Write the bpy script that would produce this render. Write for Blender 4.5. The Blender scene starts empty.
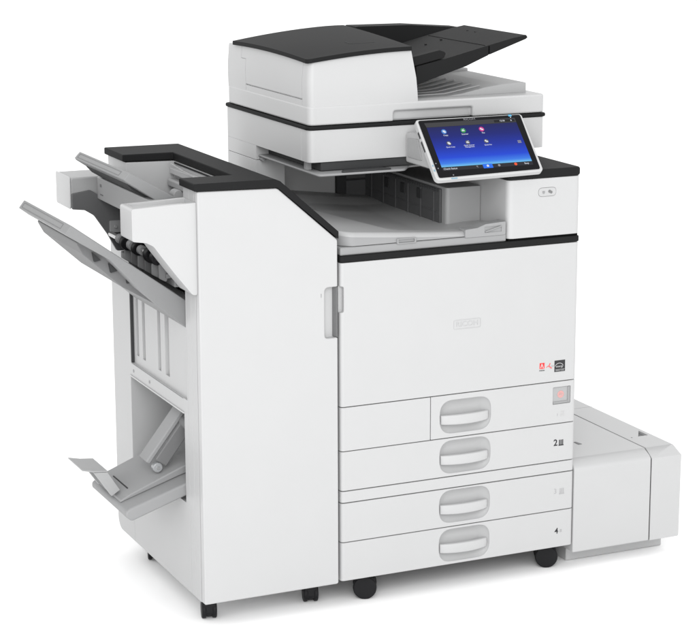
import bpy, bmesh, math, random
from mathutils import Vector, Matrix
random.seed(4)
S = bpy.context.scene
C = S.collection
R = math.radians

# ------------------------------------------------------------------ camera
cam = bpy.data.cameras.new('camera'); co = bpy.data.objects.new('camera', cam); C.objects.link(co)
co.location = (-1.7476, -3.8915, 1.6133)
co.rotation_euler = (math.pi/2 - 0.2256, 0, -0.4386)
cam.sensor_fit = 'HORIZONTAL'; cam.sensor_width = 36; cam.lens = 105.85
cam.shift_x = -0.0357; cam.shift_y = 0.0072
cam.clip_start = 0.1; cam.clip_end = 200
S.camera = co
# ------------------------------------------------------------------ studio light
w = bpy.data.worlds.new('World'); S.world = w; w.use_nodes = True
bg = w.node_tree.nodes['Background']
bg.inputs[0].default_value = (1, 1, 1, 1); bg.inputs[1].default_value = 1.34

def area(name, loc, target, size, power, col=(1, 1, 1)):
    l = bpy.data.lights.new(name, 'AREA'); l.shape = 'DISK'; l.size = size; l.energy = power; l.color = col
    o = bpy.data.objects.new(name, l); C.objects.link(o); o.location = loc
    o.rotation_euler = (Vector(target) - Vector(loc)).to_track_quat('-Z', 'Y').to_euler()
    return o
area('key_softbox', (-2.3, -4.9, 3.5), (0.1, 0.1, 0.5), 3.0, 165)
area('low_softbox', (-1.9, -4.4, 1.15), (0.2, 0.2, 0.9), 1.6, 46)
S.view_settings.view_transform = 'Standard'; S.view_settings.look = 'None'
S.view_settings.exposure = 0.0; S.view_settings.gamma = 1.0
S.render.engine = 'CYCLES'
S.cycles.max_bounces = 8; S.cycles.diffuse_bounces = 8

# ------------------------------------------------------------------ materials
def mat(name, col, rough=0.45, spec=0.4, grain=0.02, bump=0.04, scale=900, emit=None, es=1, metal=0.0, alpha=None, coat=0):
    m = bpy.data.materials.new(name); m.use_nodes = True
    nt = m.node_tree; b = nt.nodes['Principled BSDF']
    b.inputs['Base Color'].default_value = (*col, 1); b.inputs['Roughness'].default_value = rough
    b.inputs['Specular IOR Level'].default_value = spec; b.inputs['Metallic'].default_value = metal
    b.inputs['Coat Weight'].default_value = coat
    if emit:
        b.inputs['Emission Color'].default_value = (*emit, 1); b.inputs['Emission Strength'].default_value = es
    if alpha: b.inputs['Transmission Weight'].default_value = alpha
    if grain:
        tc = nt.nodes.new('ShaderNodeTexCoord')
        n = nt.nodes.new('ShaderNodeTexNoise'); n.inputs['Scale'].default_value = scale; n.inputs['Detail'].default_value = 2
        nt.links.new(tc.outputs['Object'], n.inputs['Vector'])
        n2 = nt.nodes.new('ShaderNodeTexNoise'); n2.inputs['Scale'].default_value = 9; n2.inputs['Detail'].default_value = 3
        nt.links.new(tc.outputs['Object'], n2.inputs['Vector'])
        add = nt.nodes.new('ShaderNodeMath'); add.operation = 'ADD'
        nt.links.new(n.outputs['Fac'], add.inputs[0]); nt.links.new(n2.outputs['Fac'], add.inputs[1])
        mr = nt.nodes.new('ShaderNodeMapRange'); mr.inputs['From Min'].default_value = 0.6; mr.inputs['From Max'].default_value = 1.4
        mr.inputs['To Min'].default_value = 1 - grain; mr.inputs['To Max'].default_value = 1 + grain
        nt.links.new(add.outputs[0], mr.inputs['Value'])
        mx = nt.nodes.new('ShaderNodeVectorMath'); mx.operation = 'SCALE'; mx.inputs[0].default_value = col
        nt.links.new(mr.outputs[0], mx.inputs['Scale']); nt.links.new(mx.outputs[0], b.inputs['Base Color'])
        bp = nt.nodes.new('ShaderNodeBump'); bp.inputs['Strength'].default_value = bump; bp.inputs['Distance'].default_value = 0.0006
        nt.links.new(n.outputs['Fac'], bp.inputs['Height']); nt.links.new(bp.outputs[0], b.inputs['Normal'])
    return m
WHITE = mat('white_plastic', (.412, .414, .416), .42, .35, .014)
WHITE2 = mat('off_white_plastic', (.392, .394, .396), .45, .35, .014)
LGREY = mat('light_grey_plastic', (.310, .312, .314), .45, .3, .02)
GREY = mat('grey_plastic', (.250, .252, .255), .55, .25, .02)
MGREY = mat('mid_grey_plastic', (.15, .151, .153), .6, .3, .03)
DGREY = mat('dark_grey_plastic', (.040, .041, .042), .6, .15, .05)
BLACKP = mat('charcoal_plastic', (.0135, .0137, .0140), .6, .06, .06, .08)
BLACK = mat('black_rubber', (.006, .006, .007), .5, .2, .05)
SEAM = mat('seam_shadow_gap', (.003, .003, .003), .9, .1, 0)
GLASS = mat('black_glass', (.004, .004, .005), .2, .10, 0)
INK = mat('black_ink', (.03, .03, .032), .6, .2, 0)
INKG = mat('grey_ink', (.33, .33, .335), .6, .2, 0)
RED = mat('red_ink', (.75, .04, .04), .5, .2, 0)
PINK = mat('indicator_lens', (.50, .27, .26), .4, .3, 0)
METAL = mat('brushed_steel', (.5, .5, .5), .3, .5, .03, .05, metal=.9)
CLEAR = mat('clear_roller_plastic', (.42, .43, .44), .2, .5, 0, alpha=.35)
FLOOR = mat('white_floor', (.97, .97, .97), .9, .0, 0)

# ------------------------------------------------------------------ mesh helpers
def link(name, bm, m, parent=None, bevel=0.0, seg=2, smooth=True, loc=None, rot=None):
    me = bpy.data.meshes.new(name)
    bmesh.ops.remove_doubles(bm, verts=bm.verts, dist=1e-6)
    bmesh.ops.recalc_face_normals(bm, faces=bm.faces)
    bm.to_mesh(me); bm.free()
    if isinstance(m, (list, tuple)):
        for k in m: me.materials.append(k)
    else: me.materials.append(m)
    o = bpy.data.objects.new(name, me); C.objects.link(o)
    if parent is not None: o.parent = parent
    if loc: o.location = loc
    if rot: o.rotation_euler = rot
    o['_bevel'] = bevel; o['_seg'] = seg
    finish.append(o)
    return o
finish = []
def box(bm, x0, x1, y0, y1, z0, z1, mi=0):
    v = [bm.verts.new((x, y, z)) for x in (x0, x1) for y in (y0, y1) for z in (z0, z1)]
    for f in ((0,1,3,2), (4,6,7,5), (0,4,5,1), (2,3,7,6), (0,2,6,4), (1,5,7,3)):
        bm.faces.new([v[i] for i in f]).material_index = mi
def BM(): return bmesh.new()
def bx(*a):
    bm = BM(); box(bm, *a); return bm
def prism(pts, axis, a, b, bm=None):
    """polygon in the two other axes (x,z for axis y; y,z for x; x,y for z) extruded from a to b"""
    bm = bm or BM()
    def P(p, t):
        return {'y': (p[0], t, p[1]), 'x': (t, p[0], p[1]), 'z': (p[0], p[1], t)}[axis]
    A = [bm.verts.new(P(p, a)) for p in pts]; B = [bm.verts.new(P(p, b)) for p in pts]
    bm.faces.new(A); bm.faces.new(B[::-1])
    n = len(pts)
    for i in range(n): bm.faces.new((A[i], A[(i+1) % n], B[(i+1) % n], B[i]))
    return bm
def rpoly(pts, rads, seg=6):
    """round polygon corners"""
    out = []; n = len(pts)
    if not isinstance(rads, (list, tuple)): rads = [rads]*n
    for i, p in enumerate(pts):
        r = rads[i]; p = Vector(p); a = Vector(pts[i-1]); b = Vector(pts[(i+1) % n])
        if r <= 0: out.append(tuple(p)); continue
        da = (a-p).normalized(); db = (b-p).normalized()
        ang = da.angle(db); t = min(r/math.tan(ang/2), (a-p).length*.49, (b-p).length*.49)
        s = p+da*t; e = p+db*t
        for k in range(seg+1):
            u = k/seg
            out.append(tuple((1-u)**2*s + 2*u*(1-u)*p + u*u*e))
    return out
def rrect(x0, x1, z0, z1, r, seg=6):
    return rpoly([(x0, z0), (x1, z0), (x1, z1), (x0, z1)], r, seg)
def bar(bm, p, q, w_, h_, up=(0, 0, 1)):
    p = Vector(p); q = Vector(q); d = (q-p).normalized(); u = Vector(up); s = d.cross(u).normalized(); u = s.cross(d)
    v = []
    for c in (p, q):
        for a, b in ((-1, -1), (1, -1), (1, 1), (-1, 1)): v.append(bm.verts.new(c + s*a*w_/2 + u*b*h_/2))
    for f in ((0,1,2,3), (7,6,5,4), (0,4,5,1), (1,5,6,2), (2,6,7,3), (3,7,4,0)): bm.faces.new([v[i] for i in f])
def tube(bm, p, q, r, n=20, r2=None):
    p = Vector(p); q = Vector(q); d = (q-p); L = d.length
    M = Matrix.Translation((p+q)/2) @ d.to_track_quat('Z', 'Y').to_matrix().to_4x4()
    bmesh.ops.create_cone(bm, cap_ends=True, segments=n, radius1=r, radius2=r if r2 is None else r2, depth=L, matrix=M)
def cut(o, *cutters):
    """boolean subtraction, applied at once; the cutter is removed"""
    for cb in cutters:
        bmesh.ops.recalc_face_normals(cb, faces=cb.faces)
        me = bpy.data.meshes.new('c'); cb.to_mesh(me); cb.free()
        c = bpy.data.objects.new('c', me); C.objects.link(c)
        par = o.parent; c.parent = par
        if par is not None or o.location.length or True:
            c.matrix_local = o.matrix_local.copy()
        md = o.modifiers.new('b', 'BOOLEAN'); md.operation = 'DIFFERENCE'; md.object = c; md.solver = 'EXACT'
        bpy.context.view_layer.update()
        dg = bpy.context.evaluated_depsgraph_get()
        nm = bpy.data.meshes.new_from_object(o.evaluated_get(dg), depsgraph=dg)
        o.modifiers.clear(); old = o.data; o.data = nm; nm.name = old.name
        bpy.data.meshes.remove(old); bpy.data.objects.remove(c); bpy.data.meshes.remove(me)
    return o
def text(name, s, size, m, parent, loc, rot, ext=0.00025, align='CENTER', sx=1.0, bold=0):
    cu = bpy.data.curves.new('t', 'FONT'); cu.body = s; cu.size = size; cu.extrude = ext; cu.align_x = align; cu.align_y = 'CENTER'
    cu.offset = bold
    o = bpy.data.objects.new('t', cu); C.objects.link(o)
    bpy.context.view_layer.update(); dg = bpy.context.evaluated_depsgraph_get()
    me = bpy.data.meshes.new_from_object(o.evaluated_get(dg), depsgraph=dg)
    bpy.data.objects.remove(o); me.materials.clear(); me.materials.append(m); me.name = name
    for v in me.vertices: v.co.x *= sx
    t = bpy.data.objects.new(name, me); C.objects.link(t); t.parent = parent; t.location = loc; t.rotation_euler = rot
    return t
def thing(name, label, cat, loc, group=None):
    o = bpy.data.objects.new(name, None); C.objects.link(o); o.location = loc; o.empty_display_size = .1
    o['label'] = label; o['category'] = cat
    if group: o['group'] = group
    return o
FR = (math.pi/2, 0, 0)     # text on a face looking to -Y

# ------------------------------------------------------------------ floor
bm = BM(); bmesh.ops.create_grid(bm, x_segments=2, y_segments=2, size=60)
fl = link('floor', bm, FLOOR, loc=(0, 0, -.01)); fl['kind'] = 'structure'

def caster(parent, x, y, r, w_, top, floor=-.01, ang=20, name='caster'):
    """twin wheel swivel caster: housing + two wheels"""
    bm = BM(); h = floor + r
    box(bm, x-.011, x+.011, y-.011, y+.011, h, top)
    bx_ = BM(); tube(bx_, (x-w_*.18, y, h), (x+w_*.18, y, h), r*.86, 24)
    for v in bx_.verts: v.co.z = max(v.co.z, h-r*.8)
    me = bpy.data.meshes.new('x'); bx_.to_mesh(me); bx_.free(); bm.from_mesh(me); bpy.data.meshes.remove(me)
    hd = BM()
    prism(rpoly([(y-r*.95, h-r*.5), (y+r*.95, h-r*.5), (y+r*.8, h+r*.95), (y-r*.8, h+r*.95)], r*.4, 5), 'x', x-w_*.44, x+w_*.44, hd)
    me = bpy.data.meshes.new('x'); hd.to_mesh(me); hd.free(); bm.from_mesh(me); bpy.data.meshes.remove(me)
    M = Matrix.Translation((x, y, 0)) @ Matrix.Rotation(R(ang), 4, 'Z') @ Matrix.Translation((-x, -y, 0))
    bmesh.ops.transform(bm, matrix=M, verts=bm.verts)
    c = link(name, bm, BLACK, parent, .0015)
    for s in (-1, 1):
        wb = BM(); tube(wb, (x+s*w_*.20, y, h), (x+s*w_*.5, y, h), r, 28)
        bmesh.ops.transform(wb, matrix=M, verts=wb.verts)
        link('wheel', wb, BLACK, c, .003, 3)
    return c

# ================================================================== PRINTER
P = thing('multifunction_printer', 'tall white office copier with four drawers, tilted blue touch screen and charcoal lid', 'copier', (0, 0, 0))
W = .587
# ---- cabinet
b = link('cabinet', bx(.004, W-.004, .021, .655, .05, .765), WHITE2, P, .004)
link('seam_backing', bx(.005, W-.005, .0202, .0209, .051, .764), SEAM, P)  # black sheet put behind the panels so their gaps read as shade
link('base_frame', bx(.02, W-.02, .04, .62, .035, .0505), DGREY, P, .003)

def panel(name, x0, x1, z0, z1, rec=None, holes=(), r=.010, y1=.020, rl=.010, rr=.010):
    g = .0009
    # plan outline with rounded vertical front edges
    pl = rpoly([(x0, 0), (x1, 0), (x1, y1), (x0, y1)], [rl, rr, 0, 0], 6)
    o = link(name, prism(pl, 'z', z0+g, z1-g), WHITE, P, .0012)
    return o
def drawer(z0, z1, x0, handle_z, wide=True):
    d = panel('drawer', x0, W, z0, z1, rl=.010 if x0 < .01 else .0015)
    hz = handle_z; a, c = .2405, .3685
    cut(d, prism(rpoly([(a, hz-.039), (c, hz-.039), (c, hz+.037), (a, hz+.037)], .032, 10), 'y', -.02, .0185))
    # scooped recess floor
    rc = BM()
    ol = rrect(a-.0006, c+.0006, hz-.0396, hz+.0376, .0325, 10); cx, cz = (a+c)/2, hz-.001
    rings = []
    for k in range(11):
        t = k/10; q = 1-.62*t**1.3
        rings.append([rc.verts.new((cx+(p_[0]-cx)*(1-(1-q)*.55), .0012+.0165*math.sin(t*math.pi/2), cz+(p_[1]-cz)*q)) for p_ in ol])
    for k in range(10):
        n_ = len(ol)
        for m_ in range(n_): rc.faces.new((rings[k][m_], rings[k][(m_+1) % n_], rings[k+1][(m_+1) % n_], rings[k+1][m_]))
    rc.faces.new(rings[-1])
    link('handle_recess', rc, WHITE2, d)
    # bowed grip bar
    hb = BM(); n = 22; sec = []
    for i in range(n+1):
        u = i/n*2-1; x = (a+c)/2 + u*(.0595)
        y = .0045 - .0125*(1-u*u)**.8 if abs(u) < 1 else .0045
        hgt = .0105 + .001*(1-u*u); zc = hz-.008
        th = .007
        sec.append([hb.verts.new(p) for p in ((x, y, zc-hgt+.002), (x, y-.0008, zc), (x, y, zc+hgt-.002), (x, y+.0015, zc+hgt), (x, y+th+.002, zc+hgt), (x, y+th, zc-hgt), (x, y+.002, zc-hgt))])
    for i in range(n):
        for k in range(7): hb.faces.new((sec[i][k], sec[i][(k+1) % 7], sec[i+1][(k+1) % 7], sec[i+1][k]))
    hb.faces.new(sec[0]); hb.faces.new(sec[-1][::-1])
    link('handle', hb, WHITE, d, .0012, 2)
    return d
d1 = drawer(.3469, .4462, .218, .396)
d2 = drawer(.2570, .3469, 0, .3035)
d3 = drawer(.1395, .2297, 0, .1880)
d4 = drawer(.0500, .1395, 0, .0965)
blank = panel('side_blank_panel', 0, .2163, .3469, .4462, rr=.0012)
strip = panel('trim_strip', 0, W, .2300, .2568)
door = panel('front_door', 0, W, .4464, .7645)
# grip notch in left edge of door
cut(door, prism(rpoly([(-.01, .656), (.0085, .656), (.0085, .713), (-.01, .713)], [0, .005, .005, 0]), 'y', -.01, .012))
link('door_latch', bx(.0005, .006, .0122, .0185, .657, .712), GREY, door, .0008)
# writing and emblems
def tray_icon(parent, x, z, m, s=1.0):
    bm = BM()
    for k in range(3): box(bm, x+k*.0042*s, x+k*.0042*s+.0026*s, -.0004, .0002, z-.0055*s, z+.0065*s)
    box(bm, x-.001*s, x+.012*s, -.00055, .0002, z-.0075*s, z-.0052*s)
    return link('tray_icon', bm, m, parent)
text('number', '2', .021, INK, d2, (.5365, -.0001, .3015), FR, bold=.0004)
tray_icon(d2, .5455, .3015, INK)
text('number', '3', .017, INKG, d3, (.5385, -.0001, .1855), FR)
tray_icon(d3, .5500, .1850, INKG)
text('number', '4', .019, INK, d4, (.5435, -.0001, .0895), FR, bold=.0003)
tray_icon(d4, .5525, .0895, INKG, .45)
text('number', '1', .010, INKG, d1, (.5400, -.0001, .3675), FR)
tray_icon(d1, .5490, .3700, mat('faint_ink', (.42, .42, .42), .6, .2, 0), .85)
# indicator window of the first drawer
cut(d1, prism(rrect(.5275, .5735, .3925, .4325, .002), 'y', -.01, .004))
iw = link('indicator_window', bx(.5285, .5725, .0030, .0045, .3935, .4315), LGREY, d1)
bm = BM()
box(bm, .5665, .5725, .0012, .0029, .3935, .4315); box(bm, .5285, .5664, .0012, .0029, .3935, .3985)
link('window_lip', bm, GREY, d1, .0005)
bm = BM(); tube(bm, (.549, .0031, .4145), (.549, .0024, .4145), .0085, 32); link('indicator_lamp', bm, PINK, d1, .0004)
bm = BM(); box(bm, .5445, .5535, .0012, .0017, .4125, .4140); box(bm, .5455, .5525, .0012, .0017, .4160, .4172)
link('indicator_mark', bm, mat('pale_pink', (.48, .36, .35), .5, .2, 0), d1)
# embossed name plaque
ring = BM()
o1 = rrect(.2725, .3395, .5925, .6135, .003, 5); o2 = rrect(.2737, .3383, .5937, .6123, .002, 5)
A = [ring.verts.new((p[0], -.0006, p[1])) for p in o1]; Bv = [ring.verts.new((p[0], -.0006, p[1])) for p in o2]
A2 = [ring.verts.new((p[0], .0004, p[1])) for p in o1]; B2 = [ring.verts.new((p[0], .0004, p[1])) for p in o2]
n = len(A)
for i in range(n):
    j = (i+1) % n
    ring.faces.new((A[i], A[j], Bv[j], Bv[i])); ring.faces.new((A[j], A[i], A2[i], A2[j])); ring.faces.new((Bv[i], Bv[j], B2[j], B2[i]))
EMB = mat('embossed_plastic', (.39, .392, .395), .45, .3, 0)
link('name_plaque', ring, EMB, door)
text('lettering', 'RICOH', .0160, EMB, door, (.306, -.0002, .6030), FR, ext=.0005, sx=1.13)
# red square emblem with a white letter-like stroke
em = link('red_emblem', bx(.4910, .5035, -.0004, .0002, .4800, .4935), RED, door)
bm = BM()
for p, q in (((.4935, .4815), (.4965, .4915)), ((.4965, .4915), (.5005, .4815))):
    bar(bm, (p[0], -.0005, p[1]), (q[0], -.0005, q[1]), .0004, .0020, up=(0, -1, 0) if False else (1, 0, 0))
link('emblem_stroke', bm, WHITE, door)
text('emblem_caption', 'Adobe', .0052, INK, door, (.4972, -.0001, .4762), FR)
bm = BM()
pts = [(.508, .482), (.512, .484), (.517, .4875), (.5185, .491), (.5172, .491), (.5163, .486), (.5175, .481), (.521, .4785), (.5225, .4795), (.519, .4825), (.512, .4838)]
for p, q in zip(pts, pts[1:]): bar(bm, (p[0], -.0004, p[1]), (q[0], -.0004, q[1]), .0005, .0008, up=(1, 0, 0))
link('red_swirl', bm, RED, door)
text('emblem_caption', 'PDF', .0042, INKG, door, (.5245, -.0001, .4835), FR)
sq = link('black_emblem', bx(.5295, .5570, -.0004, .0002, .4690, .4955), INK, door)
bm = BM()
for k in range(12):
    a0, a1 = R(20+k*12), R(32+k*12)
    bar(bm, (.5415+.011*math.cos(a0), -.0006, .4795+.0095*math.sin(a0)), (.5415+.011*math.cos(a1), -.0006, .4795+.0095*math.sin(a1)), .0004, .0011, up=(1, 0, 0))
bar(bm, (.5315, -.0006, .4745), (.5560, -.0006, .4745), .0004, .0006, up=(0, 0, 1))
link('emblem_arc', bm, WHITE, door)
text('emblem_caption', 'energy', .0068, WHITE, door, (.5425, -.0006, .4815), FR)
text('emblem_caption', 'ENERGY STAR', .0034, WHITE, door, (.5432, -.0006, .4718), FR)

# ---- black waist band
pl = rpoly([(-.0005, -.0015), (W+.0005, -.0015), (W+.0005, .40), (-.0005, .40)], [.008, .008, 0, 0])
link('waist_band', prism(pl, 'z', .7652, .7785), BLACKP, P, .002)

# ---- control housing (right) with charcoal cap
pl = rpoly([(.4045, 0), (W, 0), (W, .60), (.4045, .60)], [.016, .012, 0, 0], 8)
ch = link('control_housing', prism(pl, 'z', .7835, .9135), WHITE, P, .003)
link('housing_foot', bx(.408, W-.003, .004, .6, .7786, .7834), SEAM, P)
pl = rpoly([(.4030, -.002), (W+.002, -.002), (W+.002, .62), (.4030, .62)], [.014, .014, 0, 0], 8)
link('housing_cap', prism(pl, 'z', .9142, .9335), BLACKP, P, .005, 3)
cut(ch, prism(rrect(.4800, .5255, .8725, .8925, .0099, 8), 'y', -.01, .0022))
bp = link('button_plate', prism(rrect(.4808, .5247, .8733, .8917, .0091, 8), 'y', .0006, .0021), WHITE2, P, .0004)
bm = BM(); tube(bm, (.4935, .0008, .8815), (.4935, -.0003, .8815), .0028, 16); link('usb_mark', bm, GREY, bp)
bm = BM(); box(bm, .490, .4965, -.0003, .0008, .8838, .8846); link('button_mark', bm, GREY, bp)
bm = BM(); tube(bm, (.5085, .0008, .8835), (.5085, -.0003, .8835), .0033, 16); tube(bm, (.5125, .0008, .8815), (.5125, -.0004, .8815), .0030, 16); link('button_mark', bm, MGREY, bp)

# ---- output bay
TGREY = mat('tray_grey_plastic', (.205, .207, .209), .5, .3, .03)
WALLG = mat('shaded_grey_plastic', (.085, .086, .088), .6, .2, .03)
link('rear_housing', bx(.004, W-.004, .565, .655, .7787, .9525), WHITE, P, .003)
lc = link('rear_column', prism(rpoly([(0, .472), (.072, .472), (.072, .662), (0, .662)], [.002, 0, 0, .016], 6), 'z', .7787, .9218), WHITE, P, .001)
link('rear_column_top', prism(rpoly([(0, .472), (.072, .472), (.072, .662), (0, .662)], [.002, 0, 0, .016], 6), 'z', .9228, .9560), WHITE, P, .0006)
link('bay_back_panel', bx(.24, .41, .550, .5648, .7787, .953), DGREY, P, .002)
bm = BM(); box(bm, .262, .33, .545, .5495, .79, .846); box(bm, .262, .40, .545, .5495, .85, .90)
link('bay_back_ribs', bm, WALLG, P, .002)
# deck under the tray + tray itself (surface climbs to the left, with a soft hump)
link('bay_deck', bx(.002, .403, .004, .565, .7786, .7962), GREY, P, .003)
def traytop(x, y):
    s = max(0, min(1, (.33-x)/.33)); z = .8065 + .022*s**1.3
    z += .012*max(0, (y-.05)/.5)*s
    # central paper rest: lower shallow scoop that opens to the front right
    e = max(0, min(1, (x-.03-.30*max(0, (.42-y)))/.045)); f = max(0, min(1, (.36-x)/.12))
    g_ = max(0, min(1, (y-.045)/.03)); h = max(0, min(1, (.50-y)/.06))
    z -= .011*(e*e*(3-2*e))*f*g_*h
    q = max(0, min(1, (y-.30)/.05)); z += .006*(q*q*(3-2*q))*s
    # front rim
    if y < .016: z -= .009*((.016-y)/.010)**2
    return z
bm = BM(); nx, ny = 90, 110; X0, X1, Y0, Y1 = .003, .401, .006, .560
top = []
for i in range(nx+1):
    row = []
    for j in range(ny+1):
        x = X0+(X1-X0)*i/nx; y = Y0+(Y1-Y0)*j/ny
        yy = y + (.030*max(0, 1-(x-X0)/.035)**2 if y < .1 else 0)*(1-(y-Y0)/.1 if y < .1 else 0)
        row.append(bm.verts.new((x, yy, traytop(x, y))))
    top.append(row)
for i in range(nx):
    for j in range(ny): bm.faces.new((top[i][j], top[i+1][j], top[i+1][j+1], top[i][j+1]))
for i in range(nx):
    a, b2 = top[i][0], top[i+1][0]
    c = bm.verts.new((a.co.x, a.co.y-.001, .7975)); d = bm.verts.new((b2.co.x, b2.co.y-.001, .7975)); bm.faces.new((a, c, d, b2))
for j in range(ny):
    a, b2 = top[0][j], top[0][j+1]
    c = bm.verts.new((a.co.x, a.co.y, .7985)); d = bm.verts.new((b2.co.x, b2.co.y, .7985)); bm.faces.new((a, b2, d, c))
ot = link('output_tray', bm, [mat('tray_plastic_lit', (.34, .342, .344), .45, .3, .02), GREY], P)  # top coloured lighter than the skirt, in place of light inside the bay
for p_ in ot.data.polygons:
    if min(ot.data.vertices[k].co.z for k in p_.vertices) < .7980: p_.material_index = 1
link('tray_seam', bx(.035, .400, .009, .55, .7963, .7990), SEAM, P)
# little grip and stopper at the front lip
cutb = BM()
gp = link('tray_grip', bx(.135, .181, .001, .010, .7935, .8060), GREY, ot, .0015)
cut(gp, bx(.139, .177, -.005, .006, .7965, .8035))
st = link('paper_stopper', prism(rpoly([(.300, .7945), (.400, .7945), (.400, .824), (.350, .8215), (.330, .8145), (.300, .8125)], .003, 3), 'y', .002, .032), GREY, P, .002)
cut(st, bx(.348, .390, -.01, .004, .8025, .8155))
bm = BM(); bar(bm, (.349, .0010, .8045), (.389, .0010, .8150), .003, .0025); link('stopper_lever', bm, GREY, st, .0006)
# inner guide block with domed front and exit wall, its dark colour mostly painted shading
pts = [(.318, .80), (.405, .80), (.405, .880), (.385, .886), (.36, .889), (.34, .886), (.318, .8865)]
pl = rpoly(pts, [0, 0, .004, .02, .02, .01, .008], 4)
link('exit_housing', prism(rpoly([(.318, .128), (.404, .128), (.404, .55), (.318, .55)], [.010, .002, 0, 0]), 'z', .796, .885), LGREY, P, .005, 3)
link('exit_wall', bx(.3120, .3178, .150, .548, .797, .880), WALLG, P, .002)
bm = BM()
for k in range(6): box(bm, .3095, .3119, .175+k*.066, .181+k*.066, .80, .872)
box(bm, .3105, .3119, .16, .54, .826, .829)
link('exit_wall_ribs', bm, WALLG, P, .0008)
bm = BM()
for k in range(3): box(bm, .3090, .3119, .24+k*.085, .262+k*.085, .845, .868)
for k in range(30): box(bm, .3095, .3119, .156+k*.0125, .160+k*.0125, .8735, .8790)
link('exit_rollers', bm, DGREY, P, .0008)
link('bay_shade_block', bx(.030, .50, .168, .47, .9356, .9558), DGREY, P, .002)  # dark block filling the gap under the scanner in place of its shadow
# thin bridging tray hanging under the scanner
pl = rpoly([(.006, .128), (.215, .128), (.245, .17), (.30, .18), (.30, .50), (.006, .50)], [.014, .02, .02, 0, 0, .01], 6)
bt = link('bridge_tray', prism(pl, 'z', .9300, .9350), GREY, P, .0018)
link('bridge_tray_hanger', bx(.010, .022, .20, .215, .9351, .9560), GREY, bt, .001)
link('bridge_rib', prism(rpoly([(.06, .13), (.19, .13), (.17, .16), (.08, .16)], .008, 3), 'z', .9352, .9385), DGREY, bt, .0015)
bm = BM(); tube(bm, (.012, .455, .925), (.012, .49, .925), .0045, 16); link('bridge_pivot', bm, GREY, bt)

# ---- scanner unit
def rounded_plan(x0, x1, y0, y1, r=.016): return rpoly([(x0, y0), (x1, y0), (x1, y1), (x0, y1)], r, 8)
sc = link('scanner', prism(rounded_plan(0, W, .163, .662), 'z', .9562, 1.0262), WHITE, P, .005, 3)
cut(sc, bx(-.01, .0006, .2045, .2057, .90, 1.1))                                   # body seam on the left flank
link('platen_gasket', prism(rounded_plan(-.004, W+.005, .160, .664, .018), 'z', 1.0268, 1.0352), BLACKP, P, .0028, 3)
# ---- document feeder
af = link('document_feeder', prism(rounded_plan(0, W, .163, .650), 'z', 1.0365, 1.0780), WHITE, P, .004, 3)
cut(af, prism(rpoly([(.204, 1.02), (.400, 1.02), (.400, 1.0590), (.204, 1.0590)], [0, 0, .006, .006]), 'y', .10, .1750))
link('grip_recess', bx(.2045, .3995, .1752, .1765, 1.037, 1.0585), GREY, af)
# feed body
def crown(x, y):
    u = max(0, min(1, x/.25)); v = max(0, min(1, (y-.17)/.43))
    return 1.1765 + .0185*(1-(1-u)**1.8) + .005*v + .008*u*v + .020*v*(1-v)*(1-.6*u)
def corner_x(L, r=.014):
    return [r*(1-math.cos(R(a))) for a in (0, 18, 36, 54, 72, 90)] + [r+(L-r)*k/12 for k in range(1, 13)]
def corner_y(x, r=.014): return r - math.sqrt(max(0, r*r-(r-min(x, r))**2))
fb = BM(); LV = []
for zl, xl, yl, xr in ((1.0755, .0012, .1648, .2640), (1.100, .0004, .1640, .2622), (1.130, .0002, .1638, .2590), (None, .0042, .1680, .2485)):
    g = []
    for x in corner_x(xr-xl):
        col = []
        y0_ = yl + corner_y(x); y1_ = .6435
        for k in range(13):
            y = y0_ + (y1_-y0_)*k/12
            col.append(fb.verts.new((x+xl, y, crown(x+xl, y)-.006 if zl is None else zl)))
        g.append(col)
    LV.append(g)
nx, ny = len(LV[0])-1, 12
for i in range(nx):
    for j in range(ny):
        T = LV[-1]; Bt = LV[0]
        fb.faces.new((T[i][j], T[i+1][j], T[i+1][j+1], T[i][j+1])); fb.faces.new((Bt[i][j], Bt[i][j+1], Bt[i+1][j+1], Bt[i+1][j]))
ring_ = [(i, 0) for i in range(nx+1)] + [(nx, j) for j in range(1, ny+1)] + [(i, ny) for i in range(nx-1, -1, -1)] + [(0, j) for j in range(ny-1, 0, -1)]
for a_, b_ in zip(LV, LV[1:]):
    for k in range(len(ring_)):
        (i, j), (p_, q_) = ring_[k], ring_[(k+1) % len(ring_)]
        fb.faces.new((a_[i][j], a_[p_][q_], b_[p_][q_], b_[i][j]))
fbody = link('feeder_body', fb, WHITE, P, .0)
cut(fbody, bx(-.01, .0052, .1995, .2007, 1.0, 1.3), bx(-.01, .0044, .2007, .53, 1.0900, 1.0930), bx(-.01, .0032, .53, .5312, 1.0, 1.150), bx(-.01, .0036, .5312, .56, 1.149, 1.1502), bx(-.01, .0052, .559, .5602, 1.150, 1.3))
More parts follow.
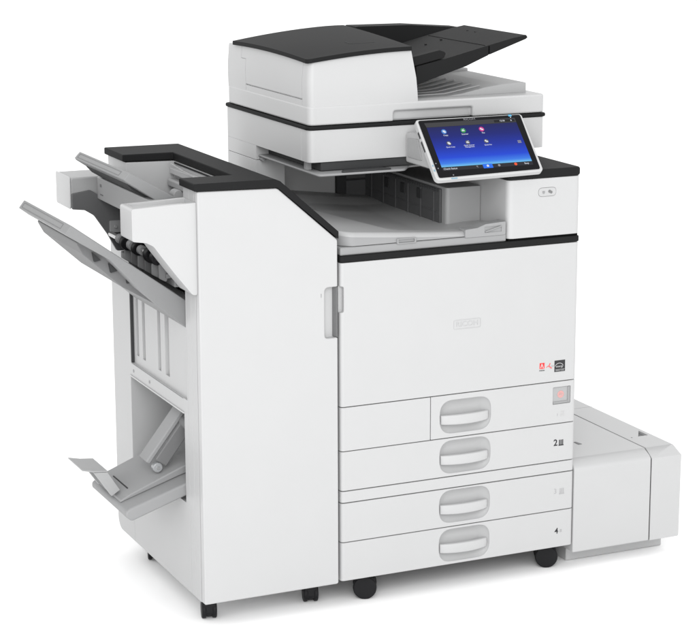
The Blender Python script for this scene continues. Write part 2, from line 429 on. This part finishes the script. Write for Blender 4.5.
# charcoal lid following the crown
lid = BM(); L1 = []; L0 = []; lx = corner_x(.2505, .012); nx, ny = len(lx)-1, 24
for i in range(nx+1):
    L1.append([]); L0.append([])
    for j in range(ny+1):
        y0_ = .1625 + corner_y(lx[i], .012)
        y = y0_ + (.602-y0_)*j/ny; v = (y-.1625)/.4395; x = -.003 + lx[i]*(1+.134*v)
        L1[i].append(lid.verts.new((x, y, crown(x, y)+.004))); L0[i].append(lid.verts.new((x, y, crown(x, y)-.0055)))
for i in range(nx):
    for j in range(ny):
        lid.faces.new((L1[i][j], L1[i+1][j], L1[i+1][j+1], L1[i][j+1])); lid.faces.new((L0[i][j], L0[i][j+1], L0[i+1][j+1], L0[i+1][j]))
for idx in ([(i, 0) for i in range(nx+1)], [(nx, j) for j in range(ny+1)], [(i, ny) for i in range(nx, -1, -1)], [(0, j) for j in range(ny, -1, -1)]):
    for (i, j), (k, l) in zip(idx, idx[1:]): lid.faces.new((L0[i][j], L0[k][l], L1[k][l], L1[i][j]))
ld = link('feeder_lid', lid, BLACKP, P, .0025, 3)
bm = BM()
for p, q in (((.148, .30), (.148, .27)), ((.148, .27), (.20, .255))):
    bar(bm, (p[0], p[1], crown(*p)+.0043), (q[0], q[1], crown(*q)+.0043), .0015, .0006)
link('lid_mark', bm, DGREY, ld)
# input tray
it = link('input_tray', prism([(.275, 1.108), (.312, 1.1205), (.400, 1.146), (.459, 1.1695), (.552, 1.2010), (.5565, 1.2045), (.553, 1.2100), (.520, 1.2045), (.451, 1.1890), (.345, 1.1640), (.275, 1.150)], 'y', .196, .500), BLACKP, P, .0025, 2)
cut(it, bx(.4560, .4595, .190, .201, 1.10, 1.1885))
bm = BM(); bar(bm, (.4577, .2000, 1.1690), (.4577, .2000, 1.1880), .0030, .0012, up=(0, 1, 0)); link('tray_hinge_gap', bm, SEAM, it)
def guide(y0, y1):
    return prism(rpoly([(.268, 1.150), (.345, 1.166), (.352, 1.178), (.335, 1.184), (.262, 1.170)], [.002, .004, .006, .006, .002], 4), 'y', y0, y1)
link('side_guide', guide(.199, .222), BLACKP, it, .003); link('side_guide', guide(.46, .482), BLACKP, it, .003)
link('rear_fence', prism(rpoly([(.268, 1.10), (.46, 1.15), (.58, 1.196), (.563, 1.2015), (.43, 1.2115), (.285, 1.2125)], .004, 3), 'y', .540, .600), BLACKP, P, .003)
link('feed_throat', bx(.262, .274, .205, .545, 1.08, 1.148), BLACKP, P, .002)
for k, (x, y) in enumerate(((.40, .40), (.44, .40), (.52, .42), (.52, .38))):
    bm = BM(); tube(bm, (x, y, 1.14), (x, y, 1.164+(x-.345)*.236+.0022 if x < .451 else 1.189+(x-.451)*.2+.0022), .003, 12); link('tray_pip', bm, BLACKP, it)
bm = BM(); bar(bm, (.452, .205, 1.1896), (.452, .49, 1.1896), .001, .0008); link('tray_crease', bm, SEAM, it)
# exit area
ex = link('feeder_exit_tray', prism(rpoly([(.262, 1.0782), (.300, 1.0783), (.36, 1.0785), (.40, 1.083), (.455, 1.0935), (.50, 1.0990), (.563, 1.1010), (.563, 1.0782)], [0, 0, .01, .02, .02, .02, .003, 0], 4), 'y', .212, .500), LGREY, P, .002)
bm = BM()
for k in range(6):
    y = .245+k*.042
    bar(bm, (.275, y, 1.0796), (.37, y, 1.0806), .003, .003); bar(bm, (.37, y, 1.0806), (.46, y, 1.0950), .003, .003)
link('exit_ribs', bm, LGREY, ex, .0008)
link('feeder_rear_ledge', prism(rpoly([(.262, 1.0782), (.565, 1.0782), (.565, 1.107), (.262, 1.120)], .003, 3), 'y', .5005, .632), WHITE2, P, .003)

# ---- touch panel (tilted back 46 degrees)
tp_rot = (R(46.38), 0, 0); tp_loc = (.2353, -.01, .9566)
case = link('touch_panel', prism(rpoly([(-.0215, -.0310), (.2425, -.0265), (.2440, .1295), (-.0185, .1300)], [.012, .010, .008, .008], 6), 'z', -.018, -.0035), WHITE, P, .0025, 3, loc=tp_loc, rot=tp_rot)
gl = link('screen_glass', prism(rpoly([(-.0145, -.0262), (.2350, -.0215), (.2385, .1262), (-.0140, .1258)], .005, 5), 'z', -.0034, -.0018), GLASS, case, .0005)
def emis(name, col, s=1.0):
    m = bpy.data.materials.new(name); m.use_nodes = True; nt = m.node_tree; b = nt.nodes['Principled BSDF']
    b.inputs['Base Color'].default_value = (.01, .01, .01, 1); b.inputs['Roughness'].default_value = .3; b.inputs['Specular IOR Level'].default_value = .04
    b.inputs['Emission Color'].default_value = (*col, 1); b.inputs['Emission Strength'].default_value = s
    return m
SCR = emis('screen_blue', (0, 0, 1)); nt = SCR.node_tree
tc = nt.nodes.new('ShaderNodeTexCoord'); sx = nt.nodes.new('ShaderNodeSeparateXYZ'); cr = nt.nodes.new('ShaderNodeValToRGB')
nt.links.new(tc.outputs['Generated'], sx.inputs[0]); nt.links.new(sx.outputs['Y'], cr.inputs[0]); nt.links.new(cr.outputs[0], nt.nodes['Principled BSDF'].inputs['Emission Color'])
e = cr.color_ramp.elements; e[0].position = 0; e[0].color = (.16, .52, .83, 1); e[1].position = 1; e[1].color = (.006, .010, .10, 1)
for p_, c_ in ((.08, (.04, .20, .80, 1)), (.22, (.008, .06, .66, 1)), (.48, (.005, .026, .36, 1)), (.75, (.004, .012, .18, 1))):
    k = e.new(p_); k.color = c_
z0 = -.0016
link('display', prism([(0, 0), (.2218, 0), (.2218, .1058), (0, .1058)], 'z', z0-.0001, z0), SCR, case)
link('status_bar', prism([(0, .1062), (.2218, .1062), (.2218, .1180), (-.002, .1180)], 'z', z0-.0001, z0), emis('bar_grey', (.045, .045, .05)), case)
link('status_field', prism([(.168, .1085), (.219, .1085), (.219, .1150), (.168, .1150)], 'z', z0, z0+.0002), emis('bar_black', (.008, .008, .01)), case)
link('bottom_bar', prism([(0, -.0098), (.2218, -.0098), (.2218, -.0004), (0, -.0004)], 'z', z0-.0001, z0), emis('bar_dark', (.018, .018, .025)), case)
UW = emis('ui_white', (.75, .78, .85)); UG = emis('ui_grey', (.30, .30, .32)); zt = z0+.0003
def ui(name, s, size, x, y, m=UW, align='CENTER'): return text(name, s, size, m, case, (x, y, zt), (0, 0, 0), ext=.0001, align=align)
ui('clock_text', '12:30', .0058, .188, .1118); ui('user_icon', '&', .0055, .2105, .1118)
ui('status_text', 'Check Status', .0062, .0030, -.0052, align='LEFT'); ui('stop_text', 'Stop', .0062, .2065, -.0050)
text('brand_lettering', 'RICOH', .0072, UG, case, (.110, .1218, -.0017), (0, 0, 0), ext=.0001, sx=1.3)
icons = [('Copy', .0375, .0925, (.06, .22, .62)), ('Scanner', .0845, .0925, (.03, .30, .07)), ('Fax', .1300, .0930, (.62, .03, .26)),
         ('Quick Copy', .0385, .0610, (.10, .10, .11)), ('Quick Scanner\nManagement', .0845, .0605, (.10, .10, .11)), ('Quick Fax', .1303, .0605, (.10, .10, .11))]
for i, (s, x, y, c_) in enumerate(icons):
    bm = BM(); tube(bm, (x, y, z0), (x, y, z0+.0003), .0062 if i < 3 else .0056, 28); ic = link('app_icon', bm, emis('icon', c_), case)
    bm = BM()
    if i % 3 == 0: box(bm, x-.0028, x+.0022, y-.0012, y+.0030, z0+.0003, z0+.0006); box(bm, x-.0010, x+.0038, y-.0032, y+.0006, z0+.0003, z0+.0007)
    elif i % 3 == 1: box(bm, x-.0034, x+.0030, y-.0020, y+.0006, z0+.0003, z0+.0006); bar(bm, (x-.003, y+.0012, z0+.0005), (x+.0030, y+.0036, z0+.0005), .0010, .0004)
    else: tube(bm, (x-.0015, y+.001, z0+.0003), (x-.0015, y+.001, z0+.0006), .0022, 14); box(bm, x-.001, x+.0036, y-.0028, y+.0006, z0+.0003, z0+.0007)
    link('icon_glyph', bm, UW, case)
    ui('icon_caption', s, .0052 if i < 3 else .0044, x+.001, y-.0100, UW)
link('home_button', prism(rrect(.099, .1225, -.0105, .0008, .001, 2), 'z', z0+.0001, z0+.0003), emis('home_blue', (.02, .16, .85)), case)
bm = BM(); box(bm, .1082, .1132, -.0070, -.0036, zt, zt+.0002); prism([(.1070, -.0038), (.1144, -.0038), (.1107, -.0012)], 'z', zt, zt+.0002, bm); link('home_glyph', bm, UW, case)
bm = BM(); bar(bm, (.083, -.003, zt), (.0865, -.0065, zt), .0012, .0003); bar(bm, (.0830, -.003, zt), (.0868, -.003, zt), .0008, .0003); link('back_glyph', bm, UG, case)
bm = BM(); tube(bm, (.1385, -.0050, z0), (.1385, -.0050, zt), .0030, 16); link('menu_glyph', bm, UG, case)
bm = BM(); tube(bm, (.1795, -.0048, z0), (.1795, -.0048, zt), .0036, 20); link('stop_lamp', bm, emis('stop_red', (.9, .10, .03)), case)
bm = BM()
for r_ in range(3): box(bm, .206, .2145, .0500+r_*.0026, .0516+r_*.0026, z0, zt)
link('widget_glyph', bm, UG, case)
link('nfc_mark', prism(rrect(.2085, .2165, .1225, .1275, .001, 2), 'z', -.0017, -.0014), emis('cyan_lamp', (.15, .55, .85)), case)
bm = BM(); tube(bm, (.2125, .1200, -.0017), (.2125, .1200, -.0015), .0013, 12); link('sensor_dot', bm, UW, case)
LB = mat('lamp_blue_grey', (.17, .30, .38), .4, .3, 0)
link('usb_lamp', prism(rrect(.0140, .0290, -.0306, -.0278, .001, 2), 'z', -.0036, -.0028), LB, case)
bm = BM(); box(bm, -.0196, -.0166, .0050, .0085, -.0036, -.0028); box(bm, -.0200, -.0168, -.0080, -.0035, -.0036, -.0028); link('side_lamp', bm, LB, case)
for mx_, my_ in ((-.0100, .0110), (-.0090, -.0020), (.0210, -.0215)):
    bm = BM(); tube(bm, (mx_, my_, -.0018), (mx_, my_, -.0014), .0015, 14); link('touch_mark', bm, UG, case)
# slots on the left edge of the case
bm = BM(); box(bm, -.0203, -.0190, .084, .100, -.0125, -.0075); box(bm, -.0208, -.0195, .048, .075, -.0125, -.0075); link('card_slots', bm, DGREY, case, .0003)
# bracket behind the panel
bk = link('panel_bracket', prism(rpoly([(.018, .945), (.160, .945), (.160, 1.010), (.092, 1.018), (.045, .985)], .006, 4), 'x', .232, .44), WHITE2, P, .004)
link('panel_bracket_side', prism(rpoly([(.075, .958), (.150, .958), (.150, 1.000), (.098, 1.003)], .006, 4), 'x', .2300, .2319), LGREY, bk, .001)
link('panel_neck', bx(.27, .42, .03, .10, .9336, .9445), BLACKP, P, .003)

for (x, y) in ((.0785, .047), (.5480, .055), (.078, .60), (.530, .60)):
    caster(P, x, y, .0265, .048, .04, ang=65)

# ================================================================== FINISHER
F = thing('booklet_finisher', 'white paper finisher with grey output trays and charcoal cap, docked left of the copier', 'finisher', (-.16, .29, 0))
F.location = (0, 0, 0)
body = [(-.319, .047), (-.006, .047), (-.006, .8155), (-.142, .9345), (-.319, .9390)]
fr = link('front_cover', prism(rpoly(body, [.004, .006, .010, .012, .004], 5), 'y', 0, .0195), WHITE, F, .0065, 5)
cut(fr, prism(rpoly([(-.0360, .603), (.02, .603), (.02, .714), (-.0360, .714)], [.008, 0, 0, .010], 5), 'y', -.02, .016))
link('cover_grip', prism(rpoly([(.0165, .604), (.0190, .604), (.0190, .713), (.0165, .713)], 0), 'x', -.036, -.0065), LGREY, fr, .0003)
bm = BM(); prism([(-.0125, .0150), (-.0075, .0010), (-.0062, .0010), (-.0062, .0160)], 'z', .604, .713, bm); link('grip_edge', bm, MGREY, fr, .0004)
bm = BM(); box(bm, -.0452, -.0436, -.0004, .0006, .694, .702); link('release_mark', bm, GREY, fr)
ch_pts = [(-.319, .047), (-.006, .047), (-.006, .8145), (-.1425, .9335), (-.319, .9380)]
cs = link('chassis', prism(ch_pts, 'y', .0215, .585), WHITE2, F, .0018)
cut(cs, bx(-.5, -.205, .085, .4560, .690, 1.1),        # open tray bay
        bx(-.5, -.3125, .085, .4560, .479, .700),       # ribbed panel recess
        prism(rpoly([(.105, .246), (.4630, .246), (.4630, .445), (.105, .445)], .004, 3), 'x', -.5, -.10),   # booklet window
        bx(-.33, -.3180, .0500, .0512, .0, 1.2), bx(-.33, -.3175, .0790, .0803, .0, .90),      # column seams
        *[bx(-.33, -.303, a_, b_, .500, .695) for a_, b_ in ((.418, .437), (.372, .392), (.268, .288), (.212, .240))],
        prism([(.40, .0), (.70, .0), (.70, .13), (.585, .052), (.56, .040)], 'x', -.4, .1) if False else bx(-.33, -.3180, .4620, .4630, 0, .245),
        prism([(.62, .0)] + [(.5555+.030*math.sin(R(a)), .077-.030*math.cos(R(a))) for a in range(0, 91, 10)] + [(.62, .077)] , 'x', -.4, .1))
# panel screws
for y in (.44, .33):
    bm = BM(); tube(bm, (-.3200, y, .462), (-.3188, y, .462), .0035, 14); link('panel_screw', bm, GREY, F)
link('panel_seam', bx(-.3195, -.3188, .110, .455, .4775, .4787), MGREY, F)
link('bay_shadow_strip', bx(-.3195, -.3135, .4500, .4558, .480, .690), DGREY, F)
link('window_rim', prism([(.105, .4455), (.4630, .4455), (.4630, .4490), (.105, .4490)], 'x', -.3215, -.3188), WHITE, F, .0005)
# charcoal cap, U shaped with sloping shoulder
cap = [(-.3265, .9405), (-.1430, .9365), (-.0045, .8175), (-.0045, .8335), (-.1370, .9500), (-.1480, .9545), (-.3265, .9560)]
cp = link('top_cap', prism(rpoly(cap, [.003, 0, 0, .002, .008, .004, .003], 4), 'y', -.0035, .590), BLACKP, F, .003, 3)
cut(cp, bx(-.5, -.2080, .0880, .4560, .7, 1.1))
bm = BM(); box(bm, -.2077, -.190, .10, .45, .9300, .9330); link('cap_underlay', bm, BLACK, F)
# interior of the tray bay: bright bars along the right wall, rollers
bm = BM(); box(bm, -.2180, -.2053, .10, .45, .908, .922); link('guide_bar', bm, WHITE, F, .002)
bm = BM(); box(bm, -.2250, -.2053, .10, .45, .880, .898); link('guide_bar', bm, LGREY, F, .004)
bm = BM(); bar(bm, (-.222, .44, .934), (-.218, .22, .915), .002, .002); link('antistatic_wire', bm, WHITE, F)
for k in range(3):
    bm = BM(); tube(bm, (-.2300, .18+k*.09, .872), (-.2300, .21+k*.09, .872), .012, 18); link('feed_roller', bm, LGREY, F, .001)
# arms
near = [(-.4570, .9120), (-.319, .9160), (-.319, .7220), (-.3300, .7240), (-.3620, .7640), (-.3950, .8080), (-.4120, .8320), (-.4280, .8405), (-.4570, .8450)]
na = link('front_arm', prism(rpoly(near, [.006, .001, .006, .008, .03, .03, .02, .02, .006], 4), 'y', .0080, .0830), WHITE, F, .005, 4)
cut(na, bx(-.445, -.321, .020, .074, .905, .95))
far = [(-.4480, .9120), (-.320, .9120), (-.320, .74), (-.345, .74), (-.385, .845), (-.4480, .8430)]
link('rear_arm', prism(rpoly([(-.4480, .9120), (-.3200, .9120), (-.320, .8440), (-.4480, .8430)], [.006, 0, 0, .004], 4), 'y', .4570, .5600), LGREY, F, .004, 3)
link('rear_arm_cover', prism(rpoly([(.4560, .9140), (.5610, .9140), (.5610, .8420), (.4560, .8420)], .006, 3), 'x', -.4510, -.4482), WHITE, F, .001)
link('rear_side_plate', prism(rpoly([(-.4475, .8425), (-.4475, .8770), (-.405, .8830), (-.3660, .8560), (-.3200, .8400), (-.3200, .7400), (-.3480, .7420), (-.3680, .7800), (-.3980, .8250), (-.4200, .8390)], [.001, .003, .01, .01, 0, 0, .006, .02, .02, .01], 4), 'y', .4480, .4562), mat('dim_grey_plastic', (.10, .101, .103), .55, .25, .03), F, .0015)
bm = BM(); prism(rrect(-.365, -.340, .785, .812, .003, 3), 'y', .440, .4478, bm); tube(bm, (-.3525, .436, .7985), (-.3525, .4478, .7985), .004, 12); box(bm, -.340, -.330, .444, .4478, .79, .80)
link('plate_motor', bm, GREY, F, .0008)
# cross bar
cb = link('crossbar', prism(rpoly([(-.3900, .8640), (-.3650, .8500), (-.3450, .8500), (-.3450, .9120), (-.3900, .9130)], .003, 3), 'y', .0845, .4478), LGREY, F, .0015)
bm = BM(); box(bm, -.3910, -.3899, .415, .425, .893, .899); box(bm, -.3910, -.3899, .4060, .4250, .875, .8775); link('crossbar_marks', bm, MGREY, cb)
# exit rollers under the crossbar
bm = BM(); tube(bm, (-.3640, .095, .783), (-.3640, .440, .783), .0060, 16); sh = link('roller_shaft', bm, METAL, F)
for k, (y, m_, r_) in enumerate(((.13, BLACK, .0150), (.165, BLACK, .0165), (.178, BLACKP, .0125), (.225, GREY, .0105), (.250, BLACK, .0150), (.290, GREY, .0120), (.325, BLACK, .0165), (.370, GREY, .0110))):
    bm = BM(); tube(bm, (-.3640, y-.009, .783), (-.3640, y+.009, .783), r_, 24); link('exit_roller', bm, m_, F, .0015)
for k in range(6):
    y = .112+k*.045
    b_ = prism(rpoly([(-.366, .742), (-.350, .733), (-.340, .76), (-.352, .778), (-.366, .770)], .003, 2), 'y', y, y+.006)
    box(b_, -.352, -.340, y-.006, y+.012, .742, .752)
    link('roller_bracket', b_, GREY if k % 2 else MGREY, F, .001)
link('roller_bed', bx(-.340, -.306, .090, .447, .725, .741), MGREY, F, .002)
link('roller_guide', bx(-.328, -.320, .090, .447, .742, .80), DGREY, F, .001)
link('roller_back_wall', bx(-.300, -.290, .088, .4555, .700, .845), BLACKP, F, .001)

# output trays: wedge slabs
def out_tray(side, y0, y1, tip_x, rim, rib=None, m=TGREY, slot=None):
    o = link('output_tray', prism(side, 'y', y0, y1), m, F, .0018)
    return o
lt_side = [(-.3060, .6900), (-.3130, .6940), (-.5575, .8725), (-.5705, .8560), (-.5500, .8400), (-.4760, .7930), (-.4130, .7230), (-.3130, .6340), (-.3060, .6300)]
lt = out_tray(lt_side, .098, .4460, 0, 0)
LT2 = link('tray_underframe', prism(rpoly([(-.5350, .8300), (-.5180, .7990), (-.4350, .7230), (-.3150, .6500), (-.3150, .7000), (-.4600, .7950)], .004, 3), 'y', .150, .4400), MGREY, F, .002)
bm = BM()
for k in range(4):
    x = -.50+k*.035
    prism([(x, .803-k*.026), (x+.018, .786-k*.026), (x+.004, .783-k*.026)], 'y', .142, .1498, bm)
link('underframe_gussets', bm, DGREY, LT2)
# recessed grip in the outer edge of the lower tray, following its end face
def end_grip(p, q, y0, y1, off, m, parent):
    p = Vector((p[0], 0, p[1])); q = Vector((q[0], 0, q[1])); d = (q-p)
    nrm = Vector((-d.z, 0, d.x)).normalized()
    if nrm.x > 0: nrm = -nrm
    a = p + d*.24 + nrm*.0002; b = p + d*.78 + nrm*.0002
    bm = BM()
    A = [Vector((a.x, y0, a.z)), Vector((a.x, y1, a.z)), Vector((b.x, y1, b.z)), Vector((b.x, y0, b.z))]
    for k in range(4): bar(bm, A[k], A[(k+1) % 4], .0013, .0008, up=nrm)
    return link('edge_grip', bm, m, parent)
end_grip((-.5575, .8725), (-.5705, .8560), .140, .430, .0008, MGREY, lt)
ut_side = [(-.2350, .8520), (-.3140, .9040), (-.4300, .9720), (-.4425, .9590), (-.4390, .9540), (-.3600, .9010), (-.2350, .8300)]
ut = link('upper_output_tray', prism(ut_side, 'y', .098, .4400), TGREY, F, .0018)
ut.name = 'output_tray'
end_grip((-.4300, .9720), (-.4425, .9590), .140, .425, .0008, MGREY, ut)
link('tray_underframe', prism(rpoly([(-.4300, .9490), (-.4100, .9280), (-.3000, .8600), (-.2700, .8600), (-.3600, .9050)], .002, 2), 'y', .135, .4200), DGREY, ut, .001)

# booklet tray
sl = [(-.20, .318), (-.3130, .2880), (-.4430, .2470), (-.4530, .2400), (-.4530, .2290), (-.4400, .2180), (-.3130, .2600), (-.20, .295)]
bt_ = link('booklet_tray', prism(sl, 'y', .112, .355), GREY, F, .004, 3)
link('tray_deck', prism([(-.20, .3190), (-.3130, .2885), (-.4480, .2450), (-.4480, .2500), (-.4250, .2620), (-.3130, .3060), (-.20, .345)], 'y', .165, .345), GREY, bt_, .003)
# paper flap at the end of the booklet tray: a flat top plate on two bent cheeks
fl_ = link('end_flap', prism([(-.5210, .3200), (-.4940, .3140), (-.4640, .3110), (-.4640, .3080), (-.4945, .3105), (-.5210, .3170)], 'y', .198, .302), LGREY, bt_, .001)
for y in (.198, .290):
    link('flap_cheek', prism([(-.4950, .3098), (-.4640, .3075), (-.4370, .2640), (-.4560, .2520)], 'y', y, y+.012), LGREY, bt_, .001)
link('flap_hollow_shade', prism([(-.4690, .3070), (-.4640, .3075), (-.4370, .2640), (-.4420, .2600)], 'y', .2105, .2895), MGREY, bt_)  # grey piece added for the dark inside of the hollow flap
link('flap_slot', bx(-.4205, -.4180, .200, .300, .262, .2655), DGREY, bt_)
bm = BM(); bar(bm, (-.25, .225, .470), (-.372, .225, .315), .050, .012, up=(-.8, 0, .6)); lv = link('press_arm', bm, GREY, bt_, .003)
bm = BM(); bar(bm, (-.25, .190, .440), (-.345, .195, .315), .010, .030, up=(-.8, 0, .6)); link('press_arm_web', bm, MGREY, lv, .002)
bm = BM(); tube(bm, (-.352, .190, .305), (-.352, .206, .305), .0110, 24); link('press_roller', bm, CLEAR, lv, .002)
bm = BM(); tube(bm, (-.352, .187, .305), (-.352, .2065, .305), .003, 12); link('roller_pin', bm, METAL, lv)
bm = BM(); tube(bm, (-.285, .13, .400), (-.285, .20, .400), .014, 20); box(bm, -.295, -.270, .12, .17, .36, .39); link('fold_roller', bm, MGREY, bt_, .002)
for (x, y) in ((-.285, .070), (-.045, .070), (-.266, .480), (-.045, .520)):
    caster(F, x, y, .0205, .033, .0475, ang=-15)

# ================================================================== SIDE PAPER TRAY
T = thing('large_paper_tray', 'low white side paper tray attached at the right of the copier', 'paper tray', (0, 0, 0))
def yz(zt): return [(0, .0300), (0, .2310), (.0060, .2380), (.0300, zt), (.490, zt), (.490, .0300)]
main = link('tray_body', prism(yz(.2500), 'x', .5885, .7965), WHITE, T, .003, 3)
# lid joint
rb = BM()
prism(rpoly([(.7985, .030), (.8790, .030), (.8800, .2300), (.8740, .2500), (.7985, .2500)], [0, .004, .004, .004, 0], 3), 'y', 0, .490, rb)
for v in rb.verts:
    if v.co.y < .001 and v.co.z > .22: pass
end = link('end_cover', rb, WHITE, T, .0)
cut(end, prism([(-.01, .2310), (0, .2310), (.0300, .2503), (.0300, .30), (-.01, .30)], 'x', .7, .95))
end['_bevel'] = .003; end['_seg'] = 3
link('lid_joint', prism([(.003, .031), (.003, .229), (.031, .2470), (.487, .2470), (.487, .031)], 'x', .7960, .7990), SEAM, T)
bm = BM(); box(bm, .7990, .8765, .398, .3992, .2500, .2503); box(bm, .5900, .7950, .398, .3992, .2500, .2503); link('lid_line', bm, LGREY, T)
cut(end, prism([(.834, .118), (.8620, .118), (.8620, .160)], 'z', .244, .26))
link('latch_pocket', prism([(.8345, .1183), (.8617, .1183), (.8617, .1590)], 'z', .2432, .2446), MGREY, T)
bm = BM(); tube(bm, (.8140, .1150, .2495), (.8140, .1150, .2504), .002, 10); link('latch_dot', bm, MGREY, T)
link('lid_catch', prism([(.668, .118), (.678, .118), (.674, .140), (.668, .140)], 'z', .2501, .2508), MGREY, T)
link('plinth', bx(.603, .893-.025, .055, .47, -.0098, .0298), WHITE2, T, .003)

# ------------------------------------------------------------------ bevels and smooth shading on everything
for o in finish:
    bv = o.get('_bevel', 0); sg = o.get('_seg', 2)
    for p in o.data.polygons: p.use_smooth = True
    if bv:
        m = o.modifiers.new('bevel', 'BEVEL'); m.width = bv; m.segments = int(sg); m.limit_method = 'ANGLE'; m.angle_limit = R(38); m.harden_normals = False
        m.use_clamp_overlap = True
        wn = o.modifiers.new('wn', 'WEIGHTED_NORMAL'); wn.keep_sharp = True; wn.weight = 60
    o.data.set_sharp_from_angle(angle=R(45))
    del o['_bevel']; del o['_seg']
